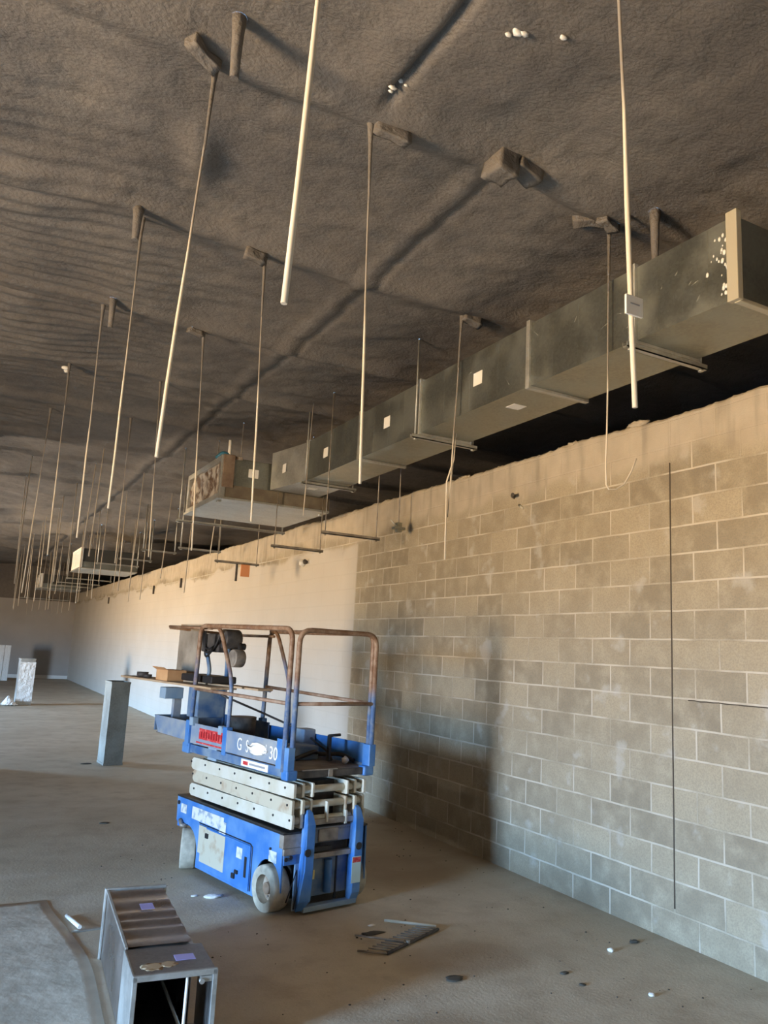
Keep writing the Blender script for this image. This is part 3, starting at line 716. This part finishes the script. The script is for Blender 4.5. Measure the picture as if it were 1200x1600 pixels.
# platform
b = NB(); box(b, -.36, .36, -.15, 1.42, .925, .955); P('deck', b, M['deck'])
b = NB(); box(b, -.38, -.355, -.16, 1.38, .91, .975); box(b, .355, .38, -.16, 1.38, .91, .975); P('deck_side_rail', b, M['blued'], bevel=.004)
b = NB(); box(b, -.30, .30, -.165, -.14, .905, .955); lab(P('deck_front_edge', b, M['dark'], bevel=.004), 'greasy dark front edge')
b = NB(); box(b, -.02, .015, -.172, -.164, .905, .955); box(b, -.25, .06, -.168, -.15, .955, .962); P('edge_trim', b, M['steel'])
for s_ in (-1, 1):
    b = NB(); x0, x1 = sorted((s_*.30, s_*.392)); box(b, x0, x1, -.185, -.10, .895, .965); P('corner_bumper', b, M['blue'], bevel=.012)
tb = boxo('toe_board', M['greyblue'], lift, -.384, -.374, -.13, 1.34, .985, 1.15, bevel=.003); lab(tb, 'grey-blue toe board with faded lettering')
b = NB(); box(b, .37, .38, -.13, 1.40, .97, 1.12); P('toe_board', b, M['blue'], bevel=.003)
b = NB(); box(b, -.386, -.382, -.14, -.02, .965, 1.17); P('post_gusset', b, M['blue'])
TX = Matrix(((0, 0, -1, -.3855), (-1, 0, 0, 0), (0, 1, 0, 0), (0, 0, 0, 1)))
def ttext(s, size, u, z, m, sx_=1.0):
    M_ = TX.copy(); M_[1][3] = u; M_[2][3] = z; return text('lettering', s, size, m, tb, M_, sx_=sx_)
ttext('G', .13, .50, 1.065, M['white'], .8); ttext('S', .13, .385, 1.062, M['white'], .7)
ttext('30', .13, .02, 1.055, M['white'], .9); ttext('I', .10, .12, 1.07, M['white'], .8)
b = NB(); blob(b, (-.386, .24, 1.06), .10, 4, .35, 3, (.012, 1.25, .42)); P('paint_smear', b, M['white'], tb)
rd = sidepanel('decal', M['red'], .80, 1.18, 1.045, 1.115, .0, 'red rental decal', tb) if False else None
b = NB(); box(b, -.3865, -.384, .76, 1.16, 1.035, 1.12); lab(P('decal', b, M['red'], tb), 'red decal with unreadable worn letters')
b = NB(); box(b, -.387, -.384, .72, 1.20, 1.000, 1.012); lab(P('decal_line', b, M['red'], tb), 'thin red line under the decal')
b = NB()
random.seed(3)
for k in range(9):
    u = 1.13-.042*k; hh = random.choice((.045, .06, .05)); box(b, -.3875, -.3863, u-.026, u-.004, 1.05, 1.05+hh)
P('worn_letters', b, M['redink'], tb)
lb = boxo('label', M['white'], lift, -.3835, -.3805, .08, .46, .918, .968); lab(lb, 'white rental label on the deck edge')
b = NB(); box(b, -.3845, -.3835, .36, .43, .93, .956); P('print', b, M['red'], lb)
b = NB(); box(b, -.3845, -.3835, .12, .34, .936, .95); P('print', b, M['ink'], lb)
b = NB(); box(b, -.378, -.36, .86, 1.0, .89, .985); P('latch_bracket', b, M['pale'], bevel=.004)
b = NB(); box(b, -.40, -.35, 1.30, 1.42, .90, .985); P('rear_corner', b, M['blue'], bevel=.01)
# extension deck
b = NB(); box(b, -.33, .33, 1.30, 2.10, .985, 1.0)
P('extension_deck', b, M['deck'])
def trap(v0, v1):
    A = [(v0, 1.25, .985), (v0, 2.02, 1.0), (v0, 2.12, 1.145), (v0, 1.25, 1.145)]
    b = NB(); a = [b.verts.new(p) for p in A]; c = [b.verts.new((v1, p[1], p[2])) for p in A]
    b.faces.new(a); b.faces.new(c[::-1])
    for i in range(4): b.faces.new((a[i], c[i], c[(i+1) % 4], a[(i+1) % 4]))
    return b
P('extension_toe_board', trap(-.35, -.34), M['greyblue']); P('extension_toe_board', trap(.34, .35), M['blued'])
b = NB(); box(b, -.35, .35, 2.09, 2.105, 1.01, 1.145); P('extension_toe_board', b, M['blued'])
# guard rails
r_ = .0195
zt = 1.95
def rail(name, pts, rad=.09, r=r_, parent=lift, m=None):
    b = NB(); tube(b, round_path(pts, rad), r, 10); return P(name, b, m or M['rail'], parent)
rail('left_guard_rail', [(-.38, -.115, .95), (-.38, -.115, zt), (-.38, 1.30, zt+.01), (-.38, 1.335, .97)])
rail('right_guard_rail', [(.38, -.115, .95), (.38, -.115, zt), (.38, 1.40, zt), (.38, 1.43, .97)])
rail('front_guard_rail', [(-.345, -.16, .95), (-.345, -.16, zt-.005), (.375, -.16, zt-.005), (.375, -.16, .95)], .10)
rail('front_mid_rail', [(-.345, -.16, 1.42), (.375, -.16, 1.42)], r=.014, m=M['rustrail'])
rail('left_mid_rail', [(-.38, -.115, 1.42), (-.38, 1.33, 1.43)], r=.014, m=M['rustrail'])
rail('right_mid_rail', [(.38, -.115, 1.42), (.38, 1.42, 1.45)], r=.014, m=M['rustrail'])
rail('left_brace', [(-.36, 1.12, zt), (-.36, 1.0, zt), (-.36, .73, 1.52), (-.36, .74, 1.0)], .12, .017)
rail('right_brace', [(.36, 1.36, zt), (.36, 1.25, zt), (.36, 1.0, 1.52), (.36, .95, 1.0)], .12, .017)
b = NB(); tube(b, [(-.345, .3, 1.925), (.355, .3, 1.925)], .001, 4); b.free()
for v in (-.33, .33):
    rail('extension_rail', [(v, 1.25, zt-.045), (v, 2.04, zt-.045), (v, 2.06, 1.0)] if v > 0 else [(v, 1.2, zt-.01), (v, 2.02, zt-.0)], .04, .013)
rail('extension_mid_rail', [(.33, 1.25, 1.42), (.33, 2.06, 1.42)], r=.012)
rail('extension_end_rail', [(-.33, 2.02, zt-.01), (.33, 2.04, zt-.04)], r=.013)
# lower post sleeves and clevises
for (v, u) in ((-.38, 1.34), (-.36, .74), (.38, 1.42), (.36, .95)):
    b = NB(); box(b, v-.028, v+.028, u-.032, u+.032, .955, 1.17); P('post_socket', b, M['blue'], bevel=.006)
b = NB(); box(b, -.41, -.35, 1.25, 1.31, 1.13, 1.20); P('clevis', b, M['pale'], bevel=.008)
b = NB(); box(b, -.39, -.34, .79, .85, 1.10, 1.17); P('clevis', b, M['pale'], bevel=.008)
for v in (-.36, .375):
    b = NB(); box(b, v-.03, v+.03, -.18, -.09, .96, 1.12); P('post_socket', b, M['blue'], bevel=.006)
# stuff fixed inside the platform: controls, hose, junction box
b = NB(); box(b, -.22, .05, 1.55, 1.75, 1.16, 1.42); P('control_box', b, M['blued'], bevel=.01)
b = NB(); box(b, .24, .36, .55, .68, .96, 1.16); P('power_outlet_box', b, M['greyblue'], bevel=.01)
b = NB(); tube(b, round_path([(-.3, 1.0, 1.40), (.1, .95, 1.25), (.3, .7, 1.14), (.33, .3, 1.0), (.2, .1, .98)], .1), .009, 6); P('control_cable', b, M['blackp'])
b = NB(); tube(b, round_path([(.0, .3, .97), (.15, .25, 1.03), (.24, .35, .99), (.3, .1, 1.02), (.34, .0, .98)], .06), .016, 7); P('air_hose', b, M['blackp'])
b = NB(); box(b, .17, .19, .10, .13, .97, 1.16); tube(b, [(.16, .1, 1.16), (.27, .1, 1.165)], .012, 6); P('gate_latch', b, M['blackp'])
b = NB(); box(b, -.24, -.16, 1.98, 2.02, 1.0, 1.30); P('end_post', b, M['greyblue'], bevel=.006)
b = NB(); box(b, -.36, -.18, 1.92, 2.04, 1.30, 1.40); P('end_post_box', b, M['pale'], bevel=.006)
# items resting on the lift (each its own thing); L maps machine coordinates to the room
LM = Matrix.Translation((2.51, 5.64, 0)) @ Matrix.Rotation(math.radians(12), 4, 'Z')
def onlift(o): o.matrix_world = LM @ o.matrix_basis; return o
onlift(tag(boxo('plank', M['wood'], None, -.44, -.20, .93, 2.78, 1.4445, 1.462), 'long wooden plank laid on the lift mid rails, sticking out to the left', 'plank'))
onlift(tag(boxo('plank', M['wood'], None, -.25, -.11, .55, 2.0, 1.4635, 1.4775, rot=Matrix.Rotation(.03, 3, 'Z')), 'second shorter plank lying behind the long one on the lift', 'plank'))
onlift(tag(boxo('board', M['wood'], None, -.18, -.06, 1.05, 2.10, 1.966, 1.98), 'thin board lying across the top rail of the lift', 'board'))
cb = thing('cardboard_box', 'small open cardboard box standing on the long plank of the lift', 'box', (0, 0, 0))
b = NB(); x0, x1, y0, y1, z0, z1 = -.42, -.24, 1.78, 2.02, 1.4625, 1.56
for q in ((x0, x1, y0, y0+.004, z0, z1), (x0, x1, y1-.004, y1, z0, z1), (x0, x0+.004, y0, y1, z0, z1), (x1-.004, x1, y0, y1, z0, z1), (x0, x1, y0, y1, z0, z0+.004)): box(b, *q)
obj('carton', b, M['card'], cb)
b = NB(); box(b, x0-.05, x0, y0, y1, z1-.003, z1, rot=Matrix.Rotation(.5, 3, 'Y'), at=(x0, y0, z1)); obj('flap', b, M['card'], cb)
onlift(cb)
b = NB(); cyl(b, (-.33, 2.52, 1.4865), (0, 0, 1), .055, .046, 24); cyl(b, (-.33, 2.40, 1.478), (0, 0, 1), .04, .03, 20)
onlift(tag(obj('tape_roll', b, M['dark']), 'dark roll lying at the outer end of the long plank', 'roll'))
gb = boxo('grey_board', M['greyp'], None, -.12, -.10, 1.82, 2.24, 1.48, 1.955); onlift(tag(gb, 'upright grey board standing at the rear end of the lift', 'board'))
dk = thing('power_tool', 'dark bulky power tool hung with cords at the rear lift rails', 'tool', (0, 0, 0))
b = NB(); cyl(b, (-.10, 1.28, 1.86), (1, 0, 0), .085, .16, 20); box(b, -.2, .02, 1.30, 1.62, 1.74, 1.90); obj('motor_body', b, M['dark'], dk, .012)
b = NB(); cyl(b, (-.14, 1.07, 1.70), (1, 0, 0), .075, .10, 24); obj('drum', b, M['steel'], dk, .01)
b = NB(); tube(b, round_path([(-.2, 1.5, 1.74), (-.2, 1.42, 1.58), (-.2, 1.44, 1.53)], .05), .018, 8); tube(b, [(-.1, 1.30, 1.78), (-.12, 1.26, 1.53)], .02, 8); obj('leg', b, M['blued'], dk)
b = NB(); box(b, -.32, -.08, 1.15, 1.72, 1.480, 1.54); obj('base', b, M['blackp'], dk, .01)
b = NB(); cyl(b, (-.15, .985, 1.80), (1, 0, 0), .028, .05, 14); obj('knob', b, M['blackp'], dk)
b = NB()
for k in range(3): tube(b, round_path([(-.21-.005*k, 1.62-.05*k, 1.92), (-.22, 1.5, 1.75-.04*k), (-.22, 1.3, 1.80), (-.21, 1.25, 1.93)], .08), .009, 6)
obj('cord', b, M['blackp'], dk)
onlift(dk)
b = NB(); cyl(b, (.1, 1.30, 1.09), (0, 0, 1), .11, .21, 20, .12); onlift(tag(obj('bucket', b, M['dark']), 'dark bucket standing inside the rear of the lift platform', 'bucket'))
b = NB(); box(b, .0, .22, .30, .52, .956, 1.06); onlift(tag(obj('blue_case', b, M['blued'], None, .01), 'blue tool case lying on the lift deck', 'case'))
b = NB(); blob(b, (.27, .02, .985), .028, 4, .3, 2, (1, 1, 1)); onlift(tag(obj('white_rag', b, M['white']), 'small white rag on the front right corner of the lift deck', 'rag'))

# ------------------------------------------------------------------ ducts on the floor
def duct_shell(bm, w, d, h, t=.006, lo=0.0):
    box(bm, 0, w, 0, t, lo, h); box(bm, 0, w, d-t, d, lo, h); box(bm, 0, t, t, d-t, lo, h); box(bm, w-t, w, t, d-t, lo, h)
def standing(loc, rz, w, d, h, label, m, film=False):
    t = thing('standing_duct', label, 'duct', loc, rz)
    b = NB(); duct_shell(b, w, d, h); box(b, .01, w-.01, .01, d-.01, 0, .01)
    for z in (h*.33, h*.66): box(b, -.002, w+.002, -.002, 0, z-.004, z+.004); box(b, -.002, 0, 0, d, z-.004, z+.004)
    obj('duct_wall', b, m, t, .002)
    b = NB(); tt = .006
    for z in (h-.03, 0.0):
        box(b, -tt, w+tt, -tt, -.0, z, z+.03); box(b, -tt, w+tt, d, d+tt, z, z+.03); box(b, -tt, 0, 0, d, z, z+.03); box(b, w, w+tt, 0, d, z, z+.03)
    obj('flange', b, m, t, .003)
    return t
standing((2.14, 12.40, 0), math.radians(4), .27, .39, 1.19, 'galvanised duct section standing on end left of the lift', M['galv_d'])
t = standing((1.62, 22.9, 0), math.radians(3), .36, .40, 1.19, 'bright duct section standing on end farther back, wrapped in plastic', M['galv_b'])
b = NB()
g = [[b.verts.new((-.01+.38*i/12, -.022-.016*abs(noise.noise(Vector((i*.35, j*.22, 2)))), .10+1.0*j/30)) for j in range(31)] for i in range(13)]
for i in range(12):
    for j in range(30): b.faces.new((g[i][j], g[i+1][j], g[i+1][j+1], g[i][j+1])).smooth = True
obj('plastic_wrap', b, M['film'], t)
b = NB(); bmesh.ops.create_grid(b, x_segments=14, y_segments=14, size=.5)
for v in b.verts:
    x, y = v.co.x, v.co.y; r = math.hypot(x, y)
    v.co = Vector((-.06+x*.42, .12+y*.5, .02+max(0, .36*(1-r*2.2))*(.6+.5*noise.noise(Vector((x*6, y*6, 1))))+.04*abs(noise.noise(Vector((x*11, y*9, 4))))))
fl = obj('plastic_film', b, M['film']); fl.location = (1.52, 22.75, 0)
tag(fl, 'crumpled clear-white plastic at the foot of the farther standing duct', 'plastic')
t = thing('pale_carton', 'pale tall carton at the left picture edge by the end wall', 'carton', (1.62, 34.6, 0))
obj('carton', (lambda b_: (box(b_, 0, .42, 0, .4, 0, 1.35), b_)[1])(NB()), M['film'], t, .01)
b = NB(); box(b, .19, .21, -.002, 0, 0, 1.35); obj('tape', b, M['greyp'], t)

# foreground duct lying down
fd = thing('duct_section', 'short galvanised duct lying on the floor in the foreground, open end towards the camera', 'duct', (.885, 3.80, 0), math.radians(-4.0))
Wd, Hd, L1, L2 = .355, .365, .33, 1.29
def shell_y(b, y0, y1, x0, x1, z0, z1, t=.004):
    box(b, x0, x1, y0, y1, z1-t, z1); box(b, x0, x1, y0, y1, z0, z0+t); box(b, x0, x0+t, y0, y1, z0+t, z1-t); box(b, x1-t, x1, y0, y1, z0+t, z1-t)
rib = galv('galvanised_ribbed', (.42, .39, .37), .24, .92, (1, 1, 1))
b = NB(); shell_y(b, 0, L1-.004, 0, Wd, .003, Hd); obj('near_piece', b, galv('galvanised_near', (.32, .31, .30), .36, .9), fd)
b = NB(); shell_y(b, L1, L2, .004, Wd-.034, .003, Hd-.004)
nn = 60                                                        # oil-canned, rippled top skin
for i in range(nn):
    y0, y1 = L1+.01+(L2-L1-.03)*i/nn, L1+.01+(L2-L1-.03)*(i+1)/nn
    f = lambda y: .006*math.sin(y*38+1.3*math.sin(y*9)) + .006
    vs = [b.verts.new(p) for p in ((.012, y0, Hd+f(y0)-.003), (Wd-.042, y0, Hd+f(y0+.01)-.003), (Wd-.042, y1, Hd+f(y1+.01)-.003), (.012, y1, Hd+f(y1)-.003))]
    q = b.faces.new(vs); q.smooth = True
bmesh.ops.remove_doubles(b, verts=b.verts, dist=.0002)
obj('far_piece', b, rib, fd)
b = NB(); t_ = .012
box(b, -t_, Wd-.03+t_, L2-.02, L2+.004, Hd-.004, Hd+.016); box(b, -t_, 0, L2-.02, L2+.004, 0, Hd); box(b, Wd-.03, Wd-.03+t_, L2-.02, L2+.004, 0, Hd)
box(b, -.004, .010, L1, L2, Hd-.003, Hd+.010)
obj('far_flange', b, M['galv_b'], fd, .002)
b = NB(); box(b, -.008, Wd+.008, -.012, .004, Hd-.022, Hd+.004); box(b, -.008, .012, -.012, .004, 0, Hd); box(b, Wd-.012, Wd+.010, -.012, .004, 0, Hd); box(b, 0, Wd, -.012, .004, 0, .02)
box(b, -.009, .0, 0, L1, 0, Hd+.002)
obj('near_flange', b, M['galv_b'], fd, .002)
b = NB(); box(b, .14, .21, .86, .96, Hd+.012, Hd+.0135); lab(obj('label', b, M['lilac'], fd), 'lilac paper label on the far piece')
b = NB(); box(b, .20, .29, .13, .20, Hd+.001, Hd+.0025); lab(obj('label', b, M['lilac'], fd), 'lilac paper label on the near piece')
b = NB(); blob(b, (.09, .09, Hd+.0005), .05, 2, .5, 3, (1, .8, .012)); blob(b, (.16, .10, Hd+.0005), .04, 6, .5, 3, (1, .8, .012)); obj('tan_blotch', b, mat('tan_patch', (.46, .33, .20), .7), fd)  # flat tan patches on top of the near piece
b = NB(); tube(b, [(.235, .03, .008), (.238, .03, Hd-.006)], .007, 8); lab(obj('tie_rod', b, M['white'], fd), 'pale upright brace rod inside the opening')
b = NB(); tube(b, [(.12, .75, Hd-.02), (.232, .06, .10)], .008, 8); lab(obj('tie_rod', b, M['galv'], fd), 'slanting brace rod inside the duct')
b = NB(); box(b, .29, .34, -.006, .02, Hd-.05, Hd-.026); cyl(b, (.295, -.005, Hd-.045), (0, 1, 0), .012, .02, 10); obj('corner_clip', b, M['galv_b'], fd)
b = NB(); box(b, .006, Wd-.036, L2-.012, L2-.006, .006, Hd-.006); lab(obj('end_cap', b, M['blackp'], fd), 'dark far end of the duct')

# floor sheet and litter
b = NB(); nx, ny = 34, 44
def sh(i, j):
    x = -1.5 + (2.3+.0)*i/nx; y = 2.6+3.65*j/ny
    xr = .80 + .11*sm((6.25-y)/1.2) - .05*sm((5.0-y)/1.0)
    x = -1.5+(xr+1.5)*i/nx
    yy = y + (.03*noise.noise(Vector((x*4, 0, 1))) if j == ny else 0)
    ed = sm((i/nx-.9)*10)
    return (x, yy, .006+.012*abs(noise.noise(Vector((x*1.5, y*1.3, 0))))+0*ed)
g = [[b.verts.new(sh(i, j)) for j in range(ny+1)] for i in range(nx+1)]
for i in range(nx):
    for j in range(ny): b.faces.new((g[i][j], g[i+1][j], g[i+1][j+1], g[i][j+1])).smooth = True
o = obj('floor_sheet', b, M['sheet']); sd = o.modifiers.new('thick', 'SOLIDIFY'); sd.thickness = .005; sd.offset = -1
tag(o, 'large dusty cardboard sheet lying flat left of the foreground duct', 'sheet')
b = NB(); tube(b, [(.885, 5.86, .012), (.925, 5.56, .03)], .013, 6)
tag(obj('white_strip', b, M['white']), 'short white strip standing out beside the sheet, upper of the crossed pair', 'strip')
b = NB(); box(b, .88, 1.10, 5.56, 5.585, .001, .010, rot=Matrix.Rotation(.1, 3, 'Z')); tag(obj('metal_strip', b, M['galv_b']), 'metal strip crossing below the white strip by the duct', 'strip')

gr = thing('metal_rack', 'broken wire rack with slats lying on the floor right of the lift', 'rack', (2.57, 4.56, 0), math.atan2(.27, .53))
b = NB(); tube(b, [(0, 0, .012), (.60, 0, .012)], .010, 7); obj('front_bar', b, M['dark'], gr)
b = NB(); tube(b, [(.59, .01, .03), (.44, .33, .03)], .010, 7); lab(obj('side_bar', b, M['cream'], gr), 'pale side bar')
b = NB(); tube(b, [(.0, .0, .012), (-.09, .16, .012)], .007, 6); tube(b, [(.20, .01, .03), (.07, .30, .03)], .007, 6); obj('side_bar', b, M['steel'], gr)
for k in range(13):
    b = NB(); x = .03+.045*k; tube(b, [(x, 0, .02), (x-.055, .125, .02)], .0045, 5); obj('slat', b, M['steel'], gr)
b = NB(); cyl(b, (.23, 0, .022), (0, 0, 1), .014, .02, 10); obj('clip', b, M['galv_b'], gr)

def litter(name, x, y, r, m, label, cat, seed, sq=(1, 1, .6)):
    b = NB(); blob(b, (0, 0, r*sq[2]*.85), r, seed, .5, 2, sq); o = obj(name, b, m); o.location = (x, y, 0); tag(o, label, cat)
litter('plaster_crumb', 3.97, 4.13, .021, M['white'], 'white crumb on the floor, nearer the wall joint', 'debris', 1)
litter('plaster_crumb', 3.69, 3.52, .017, M['white'], 'white crumb on the floor nearest the lower right corner', 'debris', 2)
litter('plaster_crumb', 2.72, 5.06, .018, M['white'], 'small white crumb on the floor just above the dark scrap', 'debris', 3, (1.4, .8, .4))
litter('dark_scrap', 2.66, 4.93, .045, M['leaf'], 'dark flat scrap between the lift wheel and the wire rack', 'debris', 4, (1.8, .7, .12))
litter('dark_scrap', 2.77, 4.11, .045, M['leaf'], 'dark flat scrap below the wire rack', 'debris', 5, (1.3, .9, .15))
litter('dark_scrap', 4.25, 4.20, .03, M['leaf'], 'dark chip on the floor close to the wall foot', 'debris', 6, (1.3, .8, .3))
litter('dark_scrap', 3.43, 3.95, .022, M['leaf'], 'dark chip on the open floor below the white crumb', 'debris', 7, (1.4, .8, .3))
litter('dark_scrap', 3.42, 3.78, .018, M['leaf'], 'tiny dark chip nearest the bottom edge, left of the corner crumb', 'debris', 8, (1.2, 1, .3))
litter('paper_scrap', 1.90, 5.98, .045, M['film'], 'crumpled pale paper scrap on the floor left of the front wheel', 'debris', 9, (1.6, .7, .3))
litter('paper_scrap', 1.78, 6.05, .02, M['film'], 'smaller pale scrap beside the crumpled paper', 'debris', 10, (1.5, .8, .3))
litter('dark_scrap', 1.55, 8.6, .035, M['leaf'], 'dark chip on the floor left of the lift', 'debris', 11, (1.4, .8, .2))
litter('dark_scrap', 1.93, 12.6, .05, M['leaf'], 'dark flat scrap left of the standing duct foot', 'debris', 12, (1.6, .8, .15))
random.seed(5)
b = NB()
for k in range(260):
    x = random.uniform(1.2, 4.4); y = random.uniform(3.2, 8.5); r = random.uniform(.002, .007)
    if 1.9 < x < 3.1 and 5.2 < y < 7.6 or x < 1.5 and y < 5.4: continue
    blob(b, (x, y, r*.4), r, k, .4, 1, (1.2, 1, .6))
o = obj('floor_grit', b, M['leaf']); tag(o, 'fine dark grit scattered over the concrete floor', 'grit'); o['kind'] = 'stuff'
